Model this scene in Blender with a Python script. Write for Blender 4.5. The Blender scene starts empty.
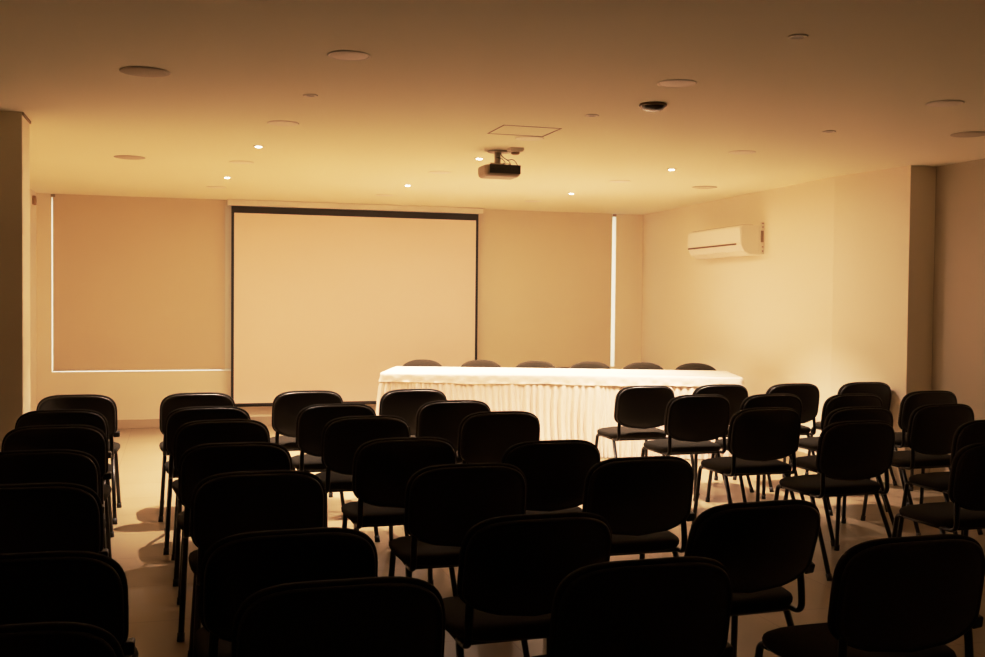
import bpy, math, random
from mathutils import Vector, Matrix
random.seed(7)
PI = math.pi
SC = bpy.context.scene
C = SC.collection
H = 2.50          # ceiling height
D = 11.94         # back wall
XR = 5.39         # right wall
XL = -1.40        # left wall
YR = -4.0         # wall behind the viewer

# ------------------------------------------------------------------ materials
def mat(name, col, rough=0.6, metal=0.0, var=0.06, scale=6.0, bump=0.0, bscale=80.0, spec=0.5, sheen=0.0, coat=0.0):
    m = bpy.data.materials.new(name); m.use_nodes = True
    nt = m.node_tree; n = nt.nodes; l = nt.links
    b = n['Principled BSDF']
    tc = n.new('ShaderNodeTexCoord')
    nz = n.new('ShaderNodeTexNoise'); nz.inputs['Scale'].default_value = scale; nz.inputs['Detail'].default_value = 4
    l.new(tc.outputs['Object'], nz.inputs['Vector'])
    mx = n.new('ShaderNodeMix'); mx.data_type = 'RGBA'
    mx.inputs[6].default_value = (*[c*(1-var) for c in col], 1)
    mx.inputs[7].default_value = (*[min(1, c*(1+var)) for c in col], 1)
    l.new(nz.outputs['Fac'], mx.inputs[0]); l.new(mx.outputs[2], b.inputs['Base Color'])
    b.inputs['Roughness'].default_value = rough; b.inputs['Metallic'].default_value = metal
    b.inputs['Specular IOR Level'].default_value = spec
    b.inputs['Sheen Weight'].default_value = sheen; b.inputs['Coat Weight'].default_value = coat
    if bump:
        n2 = n.new('ShaderNodeTexNoise'); n2.inputs['Scale'].default_value = bscale; n2.inputs['Detail'].default_value = 3
        l.new(tc.outputs['Object'], n2.inputs['Vector'])
        bp = n.new('ShaderNodeBump'); bp.inputs['Strength'].default_value = bump; bp.inputs['Distance'].default_value = 0.002
        l.new(n2.outputs['Fac'], bp.inputs['Height']); l.new(bp.outputs['Normal'], b.inputs['Normal'])
    return m

def emit(name, col, s):
    m = bpy.data.materials.new(name); m.use_nodes = True
    n = m.node_tree.nodes; l = m.node_tree.links
    b = n['Principled BSDF']
    b.inputs['Base Color'].default_value = (*col, 1)
    b.inputs['Emission Color'].default_value = (*col, 1); b.inputs['Emission Strength'].default_value = s
    return m

M = {}
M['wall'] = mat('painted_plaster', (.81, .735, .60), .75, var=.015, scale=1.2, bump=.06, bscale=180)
M['ceil'] = mat('ceiling_plaster', (.86, .82, .64), .8, var=.015, scale=.8, bump=.05, bscale=160)
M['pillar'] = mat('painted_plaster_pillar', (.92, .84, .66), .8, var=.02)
M['walldark'] = mat('painted_plaster_shaded', (.43, .37, .27), .8, var=.02)  # wall plaster with the dimness of the near walls put into the colour
M['reardark'] = mat('rear_wall_darkened', (.10, .08, .06), .9, var=.1)  # unseen rear wall coloured dark to cut bounced light
M['skirting'] = mat('skirting_tile', (.46, .38, .27), .4, var=.05)
M['blind'] = mat('blind_fabric', (.61, .515, .38), .85, var=.03, scale=2, bump=.1, bscale=700)
M['blind2'] = mat('blind_fabric_gold', (.69, .605, .46), .85, var=.03, scale=2, bump=.1, bscale=700)
M['white'] = mat('white_plastic', (.80, .74, .64), .45, var=.02)
M['panelw'] = mat('opal_diffuser', (.86, .79, .68), .5, var=.01)
M['grille'] = mat('speaker_grille', (.50, .42, .32), .7, var=.15, scale=300)
M['brownbox'] = mat('brown_plastic', (.30, .18, .10), .5)
M['screen'] = mat('screen_fabric', (.88, .73, .63), .8, var=.01, scale=2)
M['black'] = mat('black_border', (.008, .006, .005), .6)
M['groove'] = mat('shadow_gap', (.30, .22, .13), .9)
M['slot'] = mat('louver_gap', (.16, .10, .05), .8)
M['fabric'] = mat('black_fabric', (.016, .013, .008), .95, var=.25, scale=60, bump=.35, bscale=900, spec=.15)
M['plastic'] = mat('black_plastic', (.007, .006, .006), .42, var=.1, bump=.15, bscale=500, spec=.4)
M['tube'] = mat('black_steel', (.005, .004, .003), .35, var=.1, spec=.3)
M['cap'] = mat('rubber_cap', (.006, .006, .006), .7)
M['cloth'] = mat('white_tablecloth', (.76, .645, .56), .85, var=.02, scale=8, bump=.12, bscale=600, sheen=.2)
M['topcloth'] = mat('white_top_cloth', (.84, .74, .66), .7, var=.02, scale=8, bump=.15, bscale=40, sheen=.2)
M['wood'] = mat('laminate_top', (.35, .25, .16), .5)
M['darkdome'] = mat('smoked_dome', (.05, .035, .03), .25, coat=.4)
M['projrear'] = mat('projector_rear', (.02, .013, .008), .55)
M['projbody'] = mat('projector_shell', (.34, .27, .19), .4)
M['mount'] = mat('mount_metal', (.48, .40, .30), .4, metal=.1)
M['lampglow'] = emit('lamp_glow', (1, .90, .70), 26)
M['lampoff'] = mat('unlit_lamp', (.10, .07, .05), .3)
M['alu'] = mat('window_aluminium', (.6, .58, .55), .35, metal=.6)

def glass():
    m = bpy.data.materials.new('window_glass'); m.use_nodes = True
    n = m.node_tree.nodes; l = m.node_tree.links
    n.remove(n['Principled BSDF'])
    t = n.new('ShaderNodeBsdfTransparent'); g = n.new('ShaderNodeBsdfGlossy'); g.inputs['Roughness'].default_value = .02
    mx = n.new('ShaderNodeMixShader'); mx.inputs[0].default_value = .06
    l.new(t.outputs[0], mx.inputs[1]); l.new(g.outputs[0], mx.inputs[2]); l.new(mx.outputs[0], n['Material Output'].inputs[0])
    return m
M['glass'] = glass()

def floor_mat():
    m = bpy.data.materials.new('floor_tiles'); m.use_nodes = True
    nt = m.node_tree; n = nt.nodes; l = nt.links; b = n['Principled BSDF']
    tc = n.new('ShaderNodeTexCoord'); mp = n.new('ShaderNodeMapping')
    mp.inputs['Location'].default_value = (.45, .0, 0)
    br = n.new('ShaderNodeTexBrick'); br.offset = 0; br.squash = 1
    br.inputs['Scale'].default_value = 1; br.inputs['Brick Width'].default_value = .6; br.inputs['Row Height'].default_value = .6
    br.inputs['Mortar Size'].default_value = .003; br.inputs['Mortar Smooth'].default_value = .2
    br.inputs['Color1'].default_value = (.28, .22, .14, 1); br.inputs['Color2'].default_value = (.305, .24, .155, 1)
    br.inputs['Mortar'].default_value = (.20, .15, .10, 1)
    l.new(tc.outputs['Object'], mp.inputs['Vector']); l.new(mp.outputs[0], br.inputs['Vector'])
    nz = n.new('ShaderNodeTexNoise'); nz.inputs['Scale'].default_value = 3; nz.inputs['Detail'].default_value = 6
    l.new(tc.outputs['Object'], nz.inputs['Vector'])
    rp = n.new('ShaderNodeMapRange'); rp.inputs['To Min'].default_value = .9; rp.inputs['To Max'].default_value = 1.1
    l.new(nz.outputs['Fac'], rp.inputs['Value'])
    mx = n.new('ShaderNodeVectorMath'); mx.operation = 'SCALE'
    l.new(br.outputs['Color'], mx.inputs[0]); l.new(rp.outputs[0], mx.inputs['Scale'])
    l.new(mx.outputs[0], b.inputs['Base Color'])
    b.inputs['Roughness'].default_value = .32; b.inputs['Specular IOR Level'].default_value = .18
    bp = n.new('ShaderNodeBump'); bp.inputs['Strength'].default_value = .3; bp.inputs['Distance'].default_value = .002; bp.invert = True
    l.new(br.outputs['Fac'], bp.inputs['Height']); l.new(bp.outputs[0], b.inputs['Normal'])
    return m
M['floor'] = floor_mat()

# ------------------------------------------------------------------ mesh helpers
class MB:
    def __init__(s): s.v = []; s.f = []; s.sm = []
    def add(s, vs, fs, smooth=False):
        o = len(s.v); s.v += [tuple(v) for v in vs]
        s.f += [tuple(i+o for i in f) for f in fs]; s.sm += [smooth]*len(fs); return s
    def box(s, x0, x1, y0, y1, z0, z1):
        vs = [(x, y, z) for x in (x0, x1) for y in (y0, y1) for z in (z0, z1)]
        return s.add(vs, [(0, 1, 3, 2), (4, 6, 7, 5), (0, 4, 5, 1), (2, 3, 7, 6), (0, 2, 6, 4), (1, 5, 7, 3)])
    def tube(s, pts, rx, ry=None, side=(1, 0, 0), n=12, caps=True):
        ry = ry or rx; side = Vector(side); P = [Vector(p) for p in pts]; rings = []
        for i, p in enumerate(P):
            t = (P[min(i+1, len(P)-1)] - P[max(i-1, 0)]).normalized()
            a = (side - t*side.dot(t))
            if a.length < 1e-4: a = t.orthogonal()
            a.normalize(); b = t.cross(a)
            rings.append([p + a*rx*math.cos(2*PI*k/n) + b*ry*math.sin(2*PI*k/n) for k in range(n)])
        vs = [v for r in rings for v in r]; fs = []
        for i in range(len(P)-1):
            for k in range(n):
                k2 = (k+1) % n
                fs.append((i*n+k, i*n+k2, (i+1)*n+k2, (i+1)*n+k))
        s.add(vs, fs, True)
        if caps:
            s.add(rings[0], [tuple(range(n-1, -1, -1))]); s.add(rings[-1], [tuple(range(n))])
        return s
    def loft(s, rings, cap0=True, cap1=True, smooth=True):
        n = len(rings[0]); vs = [v for r in rings for v in r]; fs = []
        for i in range(len(rings)-1):
            for k in range(n):
                k2 = (k+1) % n
                fs.append((i*n+k, i*n+k2, (i+1)*n+k2, (i+1)*n+k))
        s.add(vs, fs, smooth)
        for flag, r, rev in ((cap0, rings[0], True), (cap1, rings[-1], False)):
            if flag:
                c = sum((Vector(p) for p in r), Vector())/n
                s.add(list(r)+[c], [((k+1) % n, k, n) if rev else (k, (k+1) % n, n) for k in range(n)], smooth)
        return s
    def disc(s, cx, cy, prof, n=40, smooth=True):      # prof: list of (r, z), revolved round a vertical axis
        rings = [[(cx+r*math.cos(2*PI*k/n), cy+r*math.sin(2*PI*k/n), z) for k in range(n)] for r, z in prof]
        return s.loft(rings, smooth=smooth)
    def build(s, name, m, parent=None, bevel=0, seg=2):
        me = bpy.data.meshes.new(name); me.from_pydata(s.v, [], s.f)
        me.polygons.foreach_set('use_smooth', s.sm); me.materials.append(m)
        import bmesh
        bm = bmesh.new(); bm.from_mesh(me); bmesh.ops.remove_doubles(bm, verts=bm.verts, dist=1e-5)
        bmesh.ops.recalc_face_normals(bm, faces=bm.faces); bm.to_mesh(me); bm.free()
        o = bpy.data.objects.new(name, me); C.objects.link(o)
        if parent: o.parent = parent
        if bevel:
            b = o.modifiers.new('bevel', 'BEVEL'); b.width = bevel; b.segments = seg; b.limit_method = 'ANGLE'
        return o

def struct(o, label=None):
    o['kind'] = 'structure'
    if label: o['label'] = label
    return o
def thing(name, label, cat, loc=(0, 0, 0), rz=0, group=None):
    o = bpy.data.objects.new(name, None); C.objects.link(o); o.location = loc; o.rotation_euler = (0, 0, rz)
    o.empty_display_size = .1
    return tag(o, label, cat, group)
def tag(o, label, cat, group=None):
    o['label'] = label; o['category'] = cat
    if group: o['group'] = group
    return o
def fillet(pts, r, n=5):
    P = [Vector(p) for p in pts]; out = [P[0]]
    for i in range(1, len(P)-1):
        a, b, c = P[i-1], P[i], P[i+1]
        d1 = (a-b); d2 = (c-b); q = min(r, d1.length*.45, d2.length*.45)
        s0 = b + d1.normalized()*q; s1 = b + d2.normalized()*q
        for k in range(n+1):
            t = k/n; out.append(s0*(1-t)**2 + b*2*t*(1-t) + s1*t*t)
    out.append(P[-1]); return out

# ------------------------------------------------------------------ camera (fitted to the photograph)
f_px, yaw, pit, rol, ch = 1046.6, math.radians(16.856), math.radians(1.5907), math.radians(.5577), 1.431
fw = Vector((math.sin(yaw)*math.cos(pit), math.cos(yaw)*math.cos(pit), -math.sin(pit)))
r0 = Vector((math.cos(yaw), -math.sin(yaw), 0)); u0 = r0.cross(fw)
r1 = r0*math.cos(rol) + u0*math.sin(rol); u1 = -r0*math.sin(rol) + u0*math.cos(rol)
cd = bpy.data.cameras.new('camera'); cam = bpy.data.objects.new('camera', cd); C.objects.link(cam)
mw = Matrix((r1, u1, -fw)).transposed().to_4x4(); mw.translation = Vector((0, 0, ch)); cam.matrix_world = mw
cd.sensor_fit = 'HORIZONTAL'; cd.sensor_width = 36; cd.lens = f_px/985*36; cd.clip_start = .05; cd.clip_end = 200
SC.camera = cam

# ------------------------------------------------------------------ the room
T = .15
XN = 5.68      # nearer stretch of the right wall, set back behind the corner
XW = -2.3      # the room widens to the left in front of the pillar
struct(MB().box(XW-T, XN+.3, YR-T, D+.25, -.1, 0).build('floor', M['floor']))
struct(MB().box(XW-T, XN+.3, YR-T, D+.25, H, H+.1).build('ceiling', M['ceil']))
struct(MB().box(XL-T, XL, 6.69, D, 0, H).build('wall_left', M['wall']))
# left column jutting into the room
struct(MB().box(XL, -.86, 6.69, 7.02, 0, H).build('wall_left_column', M['pillar'], bevel=.004))
# back wall with its long window opening
w0, w1, sill = -1.254, 5.198, .615
m = MB().box(XL-T, w0, D, D+T, 0, H).box(w1, XN+.3, D, D+T, 0, H).box(w0, w1, D, D+T, 0, sill)
struct(m.build('wall_back', M['wall']))
m = MB()
poly = [(5.56, D+.01), (5.345, 7.68), (5.447, 6.85), (XN+.3, 6.85), (XN+.3, D+.01)]
m.loft([[(x, y, 0) for x, y in poly], [(x, y, H) for x, y in poly]], smooth=False)
struct(m.build('wall_right', M['wall'], bevel=.003))
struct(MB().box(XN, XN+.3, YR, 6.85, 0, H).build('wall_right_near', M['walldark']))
struct(MB().box(XW-T, XN+.3, YR-T, YR, 0, H).build('wall_rear', M['reardark']))
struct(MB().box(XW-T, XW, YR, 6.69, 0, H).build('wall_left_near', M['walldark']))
struct(MB().box(XW-T, XL-T, 6.69, 6.84, 0, H).build('wall_left_return', M['wall']))
struct(MB().box(XL, 5.54, D-.014, D, 0, .095).build('baseboard_back', M['skirting'], bevel=.003))
struct(MB().box(XL, XL+.014, 7.02, D-.014, 0, .095).build('baseboard_left', M['skirting'], bevel=.003))
struct(MB().loft([[(5.545, D-.014, z), (5.332, 7.68, z), (5.35, 7.68, z), (5.56, D-.014, z)] for z in (0, .095)], smooth=False).build('baseboard_right', M['skirting'], bevel=.003))
# dark strips painting the shadow line between the left side faces and the ceiling
struct(MB().box(-.86, -.852, 6.69, 7.02, H-.018, H-.001).build('shadow_strip_1', M['groove']))
struct(MB().box(XL, XL+.012, 9.4, 11.3, H-.02, H-.001).build('shadow_strip_2', M['groove']))
# window: frame, mullions and panes behind the blinds
wf = MB()
for x in (w0-.036, .59, 2.0, 3.4, w1-.004): wf.box(x, x+.04, D+.122, D+.148, sill, H)
wf.box(w0, w1, D+.122, D+.148, H-.04, H)
win = struct(wf.build('window_1', M['alu']))
MB().box(w0, w1, D+.133, D+.137, sill, H).build('pane', M['glass'], win)

# ------------------------------------------------------------------ blinds, screen
def blind(x0, x1, zb, label, mm, back=0):
    t = thing('roller_blind', label, 'blind', ((x0+x1)/2, D-.002+back, zb)); w = (x1-x0)/2
    MB().box(-w, w, 0.002, .006, 0.0, H-zb-.001).build('fabric', mm, t)
    MB().tube([(-w, .004, .008), (w, .004, .008)], .008, side=(0, 1, 0), n=10).build('bottom_rail', mm, t)
    MB().tube([(-w, .030, H-zb-.03), (w, .030, H-zb-.03)], .022, side=(0, 1, 0), n=16).build('roller', mm, t)
    return t
b1 = blind(-1.237, .525, sill+.011, 'wide tan roller blind on the left, drawn down beside the projection screen', M['blind'])
b2 = blind(.49, 3.46, sill+.003, 'pale roller blind mostly hidden behind the projection screen', M['blind2'], .055)
b3 = blind(3.425, 5.145, sill-.05, 'golden tan roller blind between the projection screen and the bright slit', M['blind2'])
bk = MB().box(.0, .05, -.03, .03, -.018, 0.0)
for o, x in ((b3, .875), (b1, -.89)):
    MB().box(x-.012, x+.03, -.025, .001, H-o.location.z-.035, H-o.location.z-.006).build('end_bracket', M['brownbox'] if o is b3 else M['groove'], o, bevel=.003)

sx0, sx1, sz0, sz1 = .585, 3.405, .225, 2.43
s = thing('projection_screen', 'large pulled-down projection screen with black borders on the back wall', 'projection screen', ((sx0+sx1)/2, D-.09, 0))
hw = (sx1-sx0)/2
MB().box(-hw+.03, hw-.03, -.002, 0, sz0+.03, sz1-.075).build('viewing_surface', M['screen'], s)
b = MB().box(-hw, -hw+.03, -.002, 0, sz0, sz1).box(hw-.03, hw, -.002, 0, sz0, sz1).box(-hw+.03, hw-.03, -.002, 0, sz1-.075, sz1).box(-hw+.03, hw-.03, -.002, 0, sz0+.012, sz0+.03)
b.build('black_border', M['black'], s)
MB().tube([(-hw-.005, 0, sz0+.005), (hw+.005, 0, sz0+.005)], .014, side=(0, 1, 0)).build('bottom_bar', M['black'], s)
MB().box(-hw-.045, hw+.045, -.045, .085, sz1+.004, H-.002).build('housing', M['white'], s, bevel=.006)

# ------------------------------------------------------------------ air conditioner on the right wall
a = thing('air_conditioner', 'white wall-mounted air conditioner high on the right wall', 'air conditioner', (5.440, 9.49, 1.885), -math.atan2(.215, 4.26))
L = .60
prof = [(0, .0), (-.15, .0), (-.205, .03), (-.238, .09), (-.240, .26), (-.22, .283), (0, .283)]
r_ = [[(x, y, z) for x, z in prof] for y in (-L, -L+.008, L-.008, L)]
for i in (0, 3): r_[i] = [(x*.985 if x < -.01 else x, y, .141+(z-.141)*.97) for (x, y, z) in r_[i]]
MB().loft(r_, smooth=False).build('body', M['white'], a, bevel=.006)
MB().box(-.2455, -.239, -L+.006, L-.006, .112, .268).build('front_panel', M['white'], a, bevel=.004)
MB().box(-.245, -.236, -L+.10, L-.01, .095, .110).build('air_slot', M['slot'], a)
MB().box(-.215, -.19, -L+.05, L-.03, .028, .036).build('louver', M['white'], a, bevel=.003)
MB().box(-.205, -.10, -L+.03, L-.03, .2835, .287).build('intake_grille', M['slot'], a)
MB().box(-.045, -.003, -L-.012, -L, .01, .31).build('mounting_plate', M['white'], a, bevel=.003)
MB().box(-.04, -.012, -L-.016, -L-.012, .12, .23).build('wall_label', M['groove'], a)
for z in (.03, .07, .26, .295): MB().box(-.026, -.014, -L-.018, -L-.012, z, z+.010).build('screw', M['brownbox'], a)

# small box high on the left wall
w = thing('wall_box', 'small brown box high on the left wall near the back corner', 'wall box', (XL, 11.65, 2.40))
MB().box(0, .03, -.05, .05, -.045, .045).build('housing', M['brownbox'], w, bevel=.006)
MB().box(.03, .034, -.02, .02, -.02, .02).build('cover', M['groove'], w)

# ------------------------------------------------------------------ ceiling fittings
def ordinal(i): return ('nearest', 'second', 'third', 'farthest')[i]
rows = ('first', 'second', 'third', 'fourth')
colname = ('left', 'middle', 'right')
panels = [[(.73, 4.63), (2.35, 4.68), (3.92, 4.67)], [(.63, 6.55), (2.24, 6.59), (3.87, 6.67)],
          [(.50, 8.55), (2.13, 8.61), (3.80, 8.66)], [(.38, 10.58), (2.07, 10.73), (3.70, 10.75)]]
for i, row in enumerate(panels):
    for j, (x, y) in enumerate(row):
        t = thing('round_ceiling_light', f'unlit round white ceiling light, {colname[j]} one in the {rows[i]} row from the viewer', 'ceiling light', (x, y, H), 0, 'unlit round ceiling lights')
        MB().disc(0, 0, [(.086, -.0005), (.096, -.002), (.096, -.0035), (.088, -.005), (.084, -.003)]).build('rim', M['panelw'], t)
        MB().disc(0, 0, [(.084, -.002), (.080, -.004), (.02, -.0045)]).build('diffuser', M['panelw'], t)
for (x, y, lb) in ((-.14, 5.28, 'left near round ceiling speaker with darker grille'), (4.78, 5.46, 'right near round ceiling speaker at the right edge of the photo'),
                   (-.34, 8.56, 'far left round ceiling speaker above the left blind'), (4.73, 8.82, 'far right round ceiling speaker near the air conditioner')):
    t = thing('ceiling_speaker', lb, 'speaker', (x, y, H), 0, 'round ceiling speakers')
    MB().disc(0, 0, [(.105, -.0005), (.116, -.002), (.116, -.004), (.104, -.005)]).build('rim', M['grille'], t)
    MB().disc(0, 0, [(.104, -.004), (.098, -.007), (.02, -.008)]).build('grille', M['grille'], t)

LC = (1.0, .675, .485)
def downlight(x, y, lit, lb):
    t = thing('downlight', lb, 'downlight', (x, y, H), 0, 'lit ceiling spotlights' if lit else 'unlit ceiling spotlights')
    MB().disc(0, 0, [(.024, -.001), (.038, -.001), (.040, -.002), (.038, -.005), (.026, -.006), (.022, -.003)], n=28).build('trim_ring', M['white'], t)
    MB().disc(0, 0, [(.022, -.002), (.022, -.008 if lit else -.004), (.012, -.011 if lit else -.004)], n=24).build('bulb', M['lampglow'] if lit else M['lampoff'], t)
    if lit:
        for nm, ty, pw in (('lamp', 'SPOT', PS), ('spill', 'AREA', PA)):
            ld = bpy.data.lights.new(nm, ty); ld.energy = pw; ld.color = LC
            if ty == 'SPOT': ld.spot_size = math.radians(CONE); ld.spot_blend = 1; ld.shadow_soft_size = .03
            else: ld.shape = 'DISK'; ld.size = .05; ld.spread = math.radians(178)
            lo = bpy.data.objects.new(nm, ld); C.objects.link(lo); lo.parent = t; lo.location = (0, 0, -.03)
PS, PA, CONE = 660, 13.5, 98
for (x, y, lb) in ((.56, 7.60, 'lit spotlight in the ceiling, left one of the nearer lit row'), (2.20, 7.65, 'lit spotlight in the ceiling just left of the projector mount'),
                   (3.84, 7.72, 'lit spotlight in the ceiling, right one of the nearer lit row'), (.44, 9.67, 'lit spotlight in the ceiling nearest the left blind, far lit row'),
                   (2.09, 9.70, 'lit spotlight in the ceiling in front of the projection screen'), (3.78, 9.81, 'lit spotlight in the ceiling in front of the right blind')):
    downlight(x, y, True, lb)
for (x, y, lb) in ((.68, 5.60, 'unlit recessed spotlight in the ceiling, left of the middle'), (2.30, 5.65, 'unlit recessed spotlight beside the dark dome'),
                   (3.90, 5.67, 'unlit recessed spotlight on the right half of the ceiling'), (2.39, 3.70, 'unlit recessed spotlight nearest the viewer')):
    downlight(x, y, False, lb)

t = thing('dome_detector', 'dark half-dome fitting on the ceiling right of the middle', 'dome detector', (2.48, 5.22, H))
MB().disc(0, 0, [(.072, -.001), (.076, -.008), (.072, -.014)]).build('base', M['brownbox'], t)
MB().disc(0, 0, [(.066, -.012), (.064, -.020), (.055, -.030), (.038, -.038), (.015, -.042)]).build('dome', M['darkdome'], t)
t = thing('ceiling_box', 'small white box on the ceiling right of the projector mount', 'ceiling box', (2.295, 7.06, H))
MB().loft([[(-.050*k, -.045*k, z), (.050*k, -.045*k, z), (.050*k, .045*k, z), (-.050*k, .045*k, z)] for k, z in ((1, 0), (1, -.012), (.86, -.028))], smooth=False).build('base', M['white'], t, bevel=.002)
MB().disc(0, 0, [(.03, -.026), (.03, -.04), (.022, -.045)]).build('sensor', M['brownbox'], t)
h = thing('access_hatch', 'square access hatch outlined in the ceiling above the projector', 'hatch', (2.11, 6.32, H))
MB().box(-.18, .18, -.165, .165, -.001, 0).build('panel', M['ceil'], h)
g = MB()
for (x0, x1, y0, y1) in ((-.19, .19, -.175, -.167), (-.19, .19, .167, .175), (-.19, -.182, -.175, .175), (.182, .19, -.175, .175)): g.box(x0, x1, y0, y1, -.0022, 0)
g.build('gap', M['groove'], h)

# ------------------------------------------------------------------ projector
p = thing('projector', 'ceiling-hung projector with dark rear and cables, pointing at the screen', 'projector', (2.235, 7.25, H))
p.scale = (.86, .86, .93)
MB().disc(0, 0, [(.10, -.001), (.10, -.006), (.085, -.012)]).build('ceiling_plate', M['mount'], p)
MB().tube([(-.015, 0, -.005), (-.015, 0, -.10)], .027, n=16).build('pole', M['mount'], p)
m = MB().box(-.07, .05, -.03, .03, -.108, -.098)
for sx, sy in ((-1, -1), (1, -1), (-1, 1), (1, 1)): m.box(sx*.08-.01-.008, sx*.08-.01+.008, sy*.07-.008, sy*.07+.008, -.118, -.1)
for sy in (-1, 1): m.box(-.10, .08, sy*.07-.006, sy*.07+.006, -.106, -.100)
m.box(-.02, .0, -.075, .075, -.106, -.100)
m.build('bracket', M['mount'], p)
def rrect(hx, hy, r, z, n=6, cx=0, cy=0):
    out = []
    for (sx, sy, a0) in ((1, 1, 0), (-1, 1, 90), (-1, -1, 180), (1, -1, 270)):
        for k in range(n+1):
            a = math.radians(a0+90*k/n); out.append((cx+sx*(hx-r)+r*math.cos(a), cy+sy*(hy-r)+r*math.sin(a), z))
    return out
MB().loft([rrect(.135, .10, .02, -.205), rrect(.152, .117, .03, -.192), rrect(.157, .122, .03, -.165), rrect(.157, .122, .03, -.130), rrect(.150, .115, .03, -.118)], smooth=False).build('body', M['projbody'], p, bevel=.003)
rp = MB().box(-.118, .150, -.126, -.10, -.183, -.116).build('rear_panel', M['projrear'], p, bevel=.003)
m = MB()
for k in range(5): m.box(-.10+k*.042, -.075+k*.042, -.129, -.126, -.160, -.148)
m.build('ports', M['black'], rp)
MB().tube([(-.07, .121, -.155), (-.07, .145, -.155)], .032, n=24).build('lens', M['black'], p)
MB().tube(fillet([(0, -.01, -.01), (.02, -.04, -.05), (.055, -.06, -.075), (.095, -.08, -.065), (.12, -.11, -.10), (.130, -.133, -.150)], .03), .0028, n=8).build('cable', M['black'], p)
MB().tube(fillet([(.01, -.02, -.01), (.0, -.05, -.04), (.04, -.07, -.07), (.062, -.10, -.09), (.06, -.132, -.150)], .03), .0025, n=8).build('cable', M['black'], p)
MB().tube(fillet([(-.03, -.02, -.05), (.0, -.06, -.06), (.03, -.09, -.095), (.0, -.12, -.108), (-.03, -.132, -.150)], .03), .0025, n=8).build('cable', M['black'], p)

# ------------------------------------------------------------------ draped conference table
ang = math.atan2(-1.14, 3.10)
TL, TW = 3.30, .93
ca, sa = math.cos(ang), math.sin(ang)
A = Vector((1.82-.017, 9.545-.047))                    # front left corner
ctr = A + Vector((ca, sa))*TL/2 + Vector((-sa, ca))*TW/2
t = thing('conference_table', 'long table under the white pleated cloth before the screen', 'table', (ctr.x, ctr.y, 0), ang)
MB().box(-TL/2+.02, TL/2-.02, -TW/2+.02, TW/2-.02, .715, .738).build('tabletop', M['wood'], t, bevel=.003)
for sx in (-1, 1):
    for sy in (-1, 1):
        MB().tube([(sx*(TL/2-.16), sy*(TW/2-.09), 0), (sx*(TL/2-.16), sy*(TW/2-.09), .715)], .018).build('leg', M['tube'], t)
c = thing('tablecloth', 'white tablecloth with a pleated skirt hanging to the floor over the long table', 'tablecloth', (ctr.x, ctr.y, 0), ang)
def perimeter(n, hx, hy, r):
    pts = []; segs = [('l', (hx-r), -hy, -(hx-r), -hy), ]
    import itertools
    path = []
    def arc(cx, cy, a0):
        return [(cx+r*math.cos(math.radians(a0+90*k/10)), cy+r*math.sin(math.radians(a0+90*k/10)), math.radians(a0+90*k/10)) for k in range(11)]
    path += arc(-(hx-r), -(hy-r), 180) + arc(hx-r, -(hy-r), 270) + arc(hx-r, hy-r, 0) + arc(-(hx-r), hy-r, 90)
    path.append(path[0])
    d = [0]
    for i in range(1, len(path)): d.append(d[-1] + math.hypot(path[i][0]-path[i-1][0], path[i][1]-path[i-1][1]))
    tot = d[-1]; j = 0
    for k in range(n):
        q = tot*k/n
        while d[j+1] < q: j += 1
        u = (q-d[j])/max(1e-9, d[j+1]-d[j]); a0, a1 = path[j], path[j+1]
        da = (a1[2]-a0[2]+PI) % (2*PI) - PI
        an = a0[2]+u*da
        pts.append((a0[0]+(a1[0]-a0[0])*u, a0[1]+(a1[1]-a0[1])*u, math.cos(an), math.sin(an), q))
    return pts, tot
NP = 1500
P, tot = perimeter(NP, TL/2, TW/2, .03)
# irregular pleats
rnd = random.Random(3); edges = [0]
while edges[-1] < tot: edges.append(edges[-1] + rnd.uniform(.03, .075))
amps = [rnd.uniform(.35, 1.0) for _ in edges]; lean = [rnd.uniform(-.02, .02) for _ in edges]
def pleat(q, w):
    q = (q + .0) % tot
    lo, hi = 0, len(edges)-1
    while hi-lo > 1:
        mid = (lo+hi)//2
        if edges[mid] <= q: lo = mid
        else: hi = mid
    u = (q-edges[lo])/(edges[hi]-edges[lo])
    return amps[lo]*(math.sin(PI*u)**1.1) * w
rings = []
for z, w, fl in ((.672, .010, 0), (.655, .022, 0), (.60, .036, .001), (.50, .046, .002), (.38, .054, .004), (.25, .060, .008), (.12, .066, .013), (.008, .070, .018)):
    ring = []
    for (x, y, nx, ny, q) in P:
        o = -.008 + fl + pleat(q + .012*math.sin(z*7+q*3), w) + .003*math.sin(q*9+z*5)
        ring.append((x+nx*o, y+ny*o, z))
    rings.append(ring)
keep = [i for i, q in enumerate(P) if q[3] < .9]
brk = next(i for i in range(len(keep)-1) if keep[i+1] != keep[i]+1)
keep = keep[brk+1:] + keep[:brk+1]           # left side, front, right side: the back stays open
nk = len(keep); vs = [r[i] for r in rings for i in keep]
fs = [(a*nk+b_, a*nk+b_+1, (a+1)*nk+b_+1, (a+1)*nk+b_) for a in range(len(rings)-1) for b_ in range(nk-1)]
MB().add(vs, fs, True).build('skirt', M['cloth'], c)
rings = []
n2 = 900; P2, tot2 = perimeter(n2, TL/2, TW/2, .035)
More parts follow.
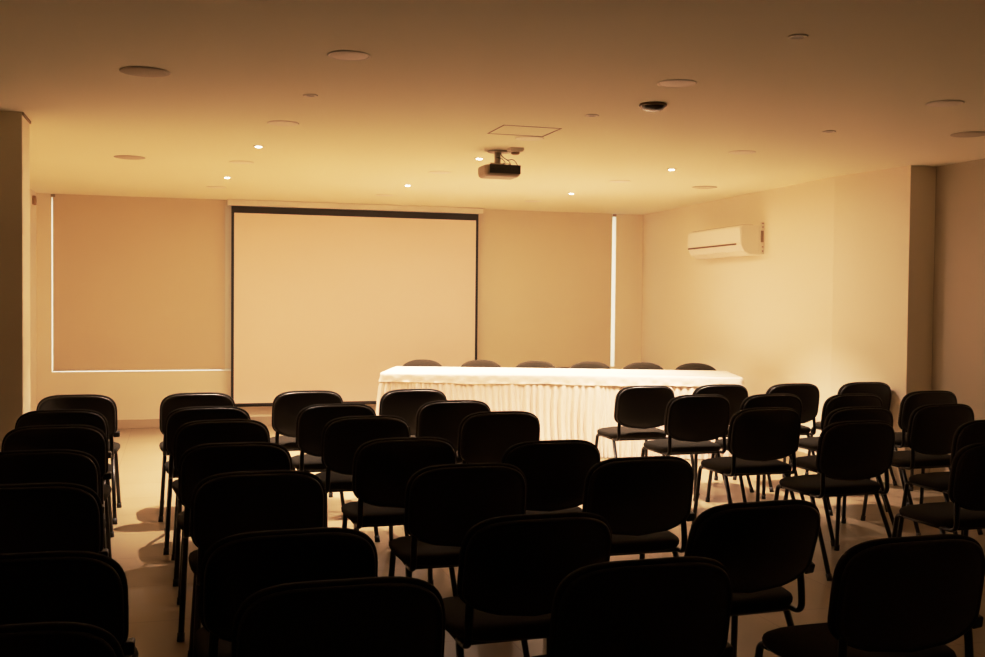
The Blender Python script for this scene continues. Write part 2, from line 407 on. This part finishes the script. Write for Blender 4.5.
for k, (ins, z) in enumerate(((.06, .750), (.02, .750), (.006, .748), (-.002, .742), (-.007, .73), (-.010, .71), (-.012, .69), (-.014, .672), (-.016, .665), (-.017, .660), (-.014, .661))):
    ring = []
    for (x, y, nx, ny, q) in P2:
        wv = 0 if k < 4 else (.0035*math.sin(q*23+z*60) + .003*math.sin(q*41-z*90) + .002*math.sin(q*71+z*40))*min(1, (k-3)/4)
        hem = 0 if k < 7 else .004*math.sin(q*5.3)+.002*math.sin(q*13)
        ring.append((x-nx*ins+nx*wv, y-ny*ins+ny*wv, z+hem))
    rings.append(ring)
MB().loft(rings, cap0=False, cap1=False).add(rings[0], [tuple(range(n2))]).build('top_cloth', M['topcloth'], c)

# ------------------------------------------------------------------ chairs
NO = 56
def back_outline(sc_=1.0, top=3.7):
    out = []
    for k in range(NO):
        a = 2*PI*k/NO; ca_, sa_ = math.cos(a), math.sin(a)
        e = 2/top
        x = .238*math.copysign(abs(ca_)**e, ca_)
        if sa_ >= 0: z = .165*abs(sa_)**e
        else:
            e2 = 2/6.5
            x = .238*math.copysign(abs(ca_)**e2, ca_)
            z = -.118*abs(sa_)**e2 - .046*max(0, 1-(x/.238)**2)*abs(sa_)**.6
        out.append((x*sc_, z*sc_))
    return out
TILT = math.radians(9)
def bk(x, y, z, rec=0.0):     # backrest space -> chair space (centre .645 high, leaning back, hollowed sideways)
    y = y + .35*x*x
    p_ = (x, y*math.cos(TILT) - z*math.sin(TILT), .648 + z*math.cos(TILT) + y*math.sin(TILT))
    if rec:                    # a slackened back leans further about its lower edge
        dy, dz = p_[1]-.02, p_[2]-.52
        p_ = (x, .02 + dy*math.cos(rec) - dz*math.sin(rec), .52 + dz*math.cos(rec) + dy*math.sin(rec))
    return p_
def make_seat(mb, zoff, hw, d0, d1, thick, dome):
    rings = []
    def outline(s):
        o = []
        cy = (d0+d1)/2; hd = (d1-d0)/2
        for k in range(NO):
            a = 2*PI*k/NO; e = 2/3.6
            x = hw*math.copysign(abs(math.cos(a))**e, math.cos(a)); y = hd*math.copysign(abs(math.sin(a))**e, math.sin(a))
            x *= 1+.05*(y/hd)
            o.append((x*s, cy+y*s))
        return o
    def zt(y): # waterfall front, slight rise at the back
        u = (y-d0)/(d1-d0); return -.022*max(0, (u-.72)/.28)**2 + .006*max(0, (.25-u)/.25)
    for s_, z in ((.90, -thick), (.965, -thick*.92), (.995, -thick*.65), (1.0, -thick*.4), (.985, -thick*.15), (.95, 0), (.85, dome*.5), (.6, dome), (.3, dome*1.1)):
        rings.append([(x, y, zoff+z+zt(y)) for x, y in outline(s_)])
    mb.loft(rings); return mb
meshes = {}
def proto_chair(rec=0.0, top=3.7, fab='fabric'):
    """list of (name, material, MB, parent index)"""
    L_ = []
    L_.append(('seat', fab, make_seat(MB(), .456, .24, .02, .445, .042, .016), None))
    L_.append(('seat_shell', 'plastic', make_seat(MB(), .421, .222, .035, .43, .012, -.001), None))
    rings = []
    for s_, y in ((.94, -.004), (.985, -.002), (1.0, .006), (1.0, .014), (.985, .022), (.94, .029), (.85, .034), (.6, .038), (.3, .039)):
        rings.append([bk(x, y, z, rec) for x, z in back_outline(s_, top)])
    L_.append(('backrest', fab, MB().loft(rings), None))
    rings = []
    for s_, y in ((.955, -.001), (.962, -.008), (.950, -.014), (.930, -.016), (.912, -.012), (.88, -.014), (.75, -.020), (.5, -.024), (.25, -.025)):
        rings.append([bk(x, y, z, rec) for x, z in back_outline(s_, top)])
    L_.append(('back_shell', 'plastic', MB().loft(rings), None))
    for s_ in (-1, 1):
        X = s_*.205
        L_.append(('seat_rail', 'tube', MB().tube([(X, .07, .408), (X, .39, .408)], .0125, .009, side=(1, 0, 0)), None))
        up = fillet([(X, .12, .408), (X, .022, .408), (X*.99, .026, .50), (X*.96, .032, .575)], .05, 6)
        L_.append(('back_support', 'tube', MB().tube(up, .013, .009), None))
        fl = fillet([(X, .37, .408), (X, .425, .405), (X+s_*.022, .468, .012)], .05, 6)
        L_.append(('leg', 'tube', MB().tube(fl, .0125, .011), None)); i = len(L_)-1
        L_.append(('foot_cap', 'cap', MB().tube([(X+s_*.0226, .469, 0), (X+s_*.021, .465, .032)], .0155, .014), i))
        rl = [(X, .115, .402), (X+s_*.022, -.075, .012)]
        L_.append(('leg', 'tube', MB().tube(rl, .0125, .011), None)); i = len(L_)-1
        L_.append(('foot_cap', 'cap', MB().tube([(X+s_*.0226, -.080, 0), (X+s_*.021, -.065, .032)], .0155, .014), i))
    for y in (.085, .36):
        L_.append(('crossbar', 'tube', MB().tube([(-.205, y, .408), (.205, y, .408)], .010, side=(0, 1, 0)), None))
    return L_
M['fabric2'] = mat('grey_brown_fabric', (.036, .029, .018), .95, var=.25, scale=60, bump=.35, bscale=900, spec=.15)
PROTOS = {0: proto_chair(), 1: proto_chair(rec=math.radians(10)), 2: proto_chair(rec=math.radians(6)), 3: proto_chair(top=2.3, fab='fabric2')}
def mk_bracket(rec):
    vs = [bk(x, y, z, rec) for x in (.214, .252) for y in (-.012, .022) for z in (-.118, -.084)]
    return ('side_bracket', 'plastic', MB().add(vs, [(0, 1, 3, 2), (4, 6, 7, 5), (0, 4, 5, 1), (2, 3, 7, 6), (0, 2, 6, 4), (1, 5, 7, 3)]), None)
BR = {0: mk_bracket(0), 1: mk_bracket(math.radians(10)), 2: mk_bracket(math.radians(6))}
def mk_chair(label, loc, rz, group, with_bracket, kind=0):
    t = thing('conference_chair', label, 'chair', loc, rz, group)
    objs = []
    for i, (nm, mt, mb, par) in enumerate(PROTOS[kind] + ([BR[kind]] if with_bracket else [])):
        key = (kind if nm in ('backrest', 'back_shell', 'side_bracket') or kind == 3 else 0, nm, i)
        if key not in meshes:
            o = mb.build(nm, M[mt]); meshes[key] = o.data
        else:
            o = bpy.data.objects.new(nm, meshes[key]); C.objects.link(o)
        if nm == 'side_bracket' and not o.modifiers:
            b = o.modifiers.new('bevel', 'BEVEL'); b.width = .006; b.segments = 3
        o.parent = t if par is None else objs[par]
        objs.append(o)
    return t
nth = ['front', 'second', 'third', 'fourth', 'fifth', 'sixth', 'last']
cols = {
 'A': [(-.59, 7.0, 0), (-.59, 6.09, 0), (-.55, 5.37, 1), (-.53, 4.52, 0), (-.47, 3.72, -1), (-.35, 2.72, -2), (-.33, 2.13, 0)],
 'B': [(.14, 7.0, 0), (.18, 6.11, 0), (.23, 5.44, 1), (.25, 4.57, 0), (.29, 3.80, 0), (.30, 2.82, 1), (.355, 2.29, -1)],
 'C': [(.85, 7.02, 1), (.91, 6.12, 0), (.97, 5.46, 0), (.99, 4.57, 0), (1.06, 3.79, -1), (1.025, 2.90, 1), (1.09, 2.285, 0)],
 'D': [(1.57, 7.02, 0), (1.64, 6.19, -1), (1.73, 5.53, 0), (1.60, 4.34, 1), (1.78, 3.80, 0), (1.775, 2.95, 2), (1.893, 2.33, 0)],
 'E': [(3.305, 7.0, 0), (3.345, 6.26, 0), (3.335, 5.41, 0), (3.45, 4.70, 2), (3.56, 3.84, 0)],
 'F': [(3.92, 7.0, 0), (3.87, 6.21, 0), (3.93, 5.34, 0), (4.22, 4.60, 0)],
 'G': [(4.53, 6.98, 0), (4.45, 6.12, 0), (4.56, 5.38, 0)],
 'H': [(5.19, 7.0, -3), (5.155, 6.22, 0)],
}
where = {'A': 'leftmost column by the pillar', 'B': 'second column from the left',
         'C': 'third column from the left', 'D': 'fourth column from the left',
         'E': 'first column right of the centre gap', 'F': 'second column right of the centre gap',
         'G': 'third column right of the centre gap', 'H': 'rightmost column by the right wall'}
for k, lst in cols.items():
    for i, (x, y, r) in enumerate(lst):
        n_ = 'nearest' if i == len(lst)-1 and i > 1 else nth[i]
        mk_chair(f'black padded conference chair, {n_} one in the {where[k]}', (x, y, 0), math.radians(r), 'audience chairs facing the screen', k in 'ABCD', {('D', 5): 1, ('C', 5): 2}.get((k, i), 0))
# six chairs behind the table, facing the audience
labs = ['leftmost', 'second from the left', 'third from the left', 'third from the right', 'second from the right', 'rightmost']
for i, (px, off) in enumerate(((.26, 1.05), (.85, 1.13), (1.41, 1.10), (1.96, 1.08), (2.49, 1.05), (3.01, 1.04))):
    q = A + Vector((ca, sa))*px + Vector((-sa, ca))*off
    # keep each chair on its own sight line
    mk_chair(f'black padded chair behind the long white table, {labs[i]} of six', (q.x, q.y, 0), ang+PI, 'chairs behind the draped table', False, 3)

# ------------------------------------------------------------------ daylight outside, render look
w = bpy.data.worlds.new('world'); SC.world = w; w.use_nodes = True
nt = w.node_tree; bg = nt.nodes['Background']
sky = nt.nodes.new('ShaderNodeTexSky'); sky.sky_type = 'HOSEK_WILKIE'; sky.turbidity = 6; sky.sun_direction = (0.2, -.6, .75)
mixn = nt.nodes.new('ShaderNodeMix'); mixn.data_type = 'RGBA'; mixn.inputs[0].default_value = .93
nt.links.new(sky.outputs[0], mixn.inputs[6]); mixn.inputs[7].default_value = (1, .95, .88, 1)
nt.links.new(mixn.outputs[2], bg.inputs['Color']); bg.inputs['Strength'].default_value = 2.4
SC.view_settings.view_transform = 'Standard'; SC.view_settings.look = 'None'
SC.view_settings.exposure = 0; SC.view_settings.gamma = 1
# film-like tone curve with a soft shoulder
SC.view_settings.use_curve_mapping = True
cm = SC.view_settings.curve_mapping
cm.white_level = (2, 2, 2)
cv = cm.curves[3]
pts = [(0, 0), (.05, .134), (.167, .465), (.27, .64), (.42, .79), (.6, .875), (.8, .935), (1, .97)]
while len(cv.points) < len(pts): cv.points.new(.5, .5)
for q_, (x, y) in zip(cv.points, pts): q_.location = (x, y)
cm.update()
SC.cycles.use_denoising = True
SC.cycles.max_bounces = 10; SC.cycles.diffuse_bounces = 8; SC.cycles.sample_clamp_indirect = 5
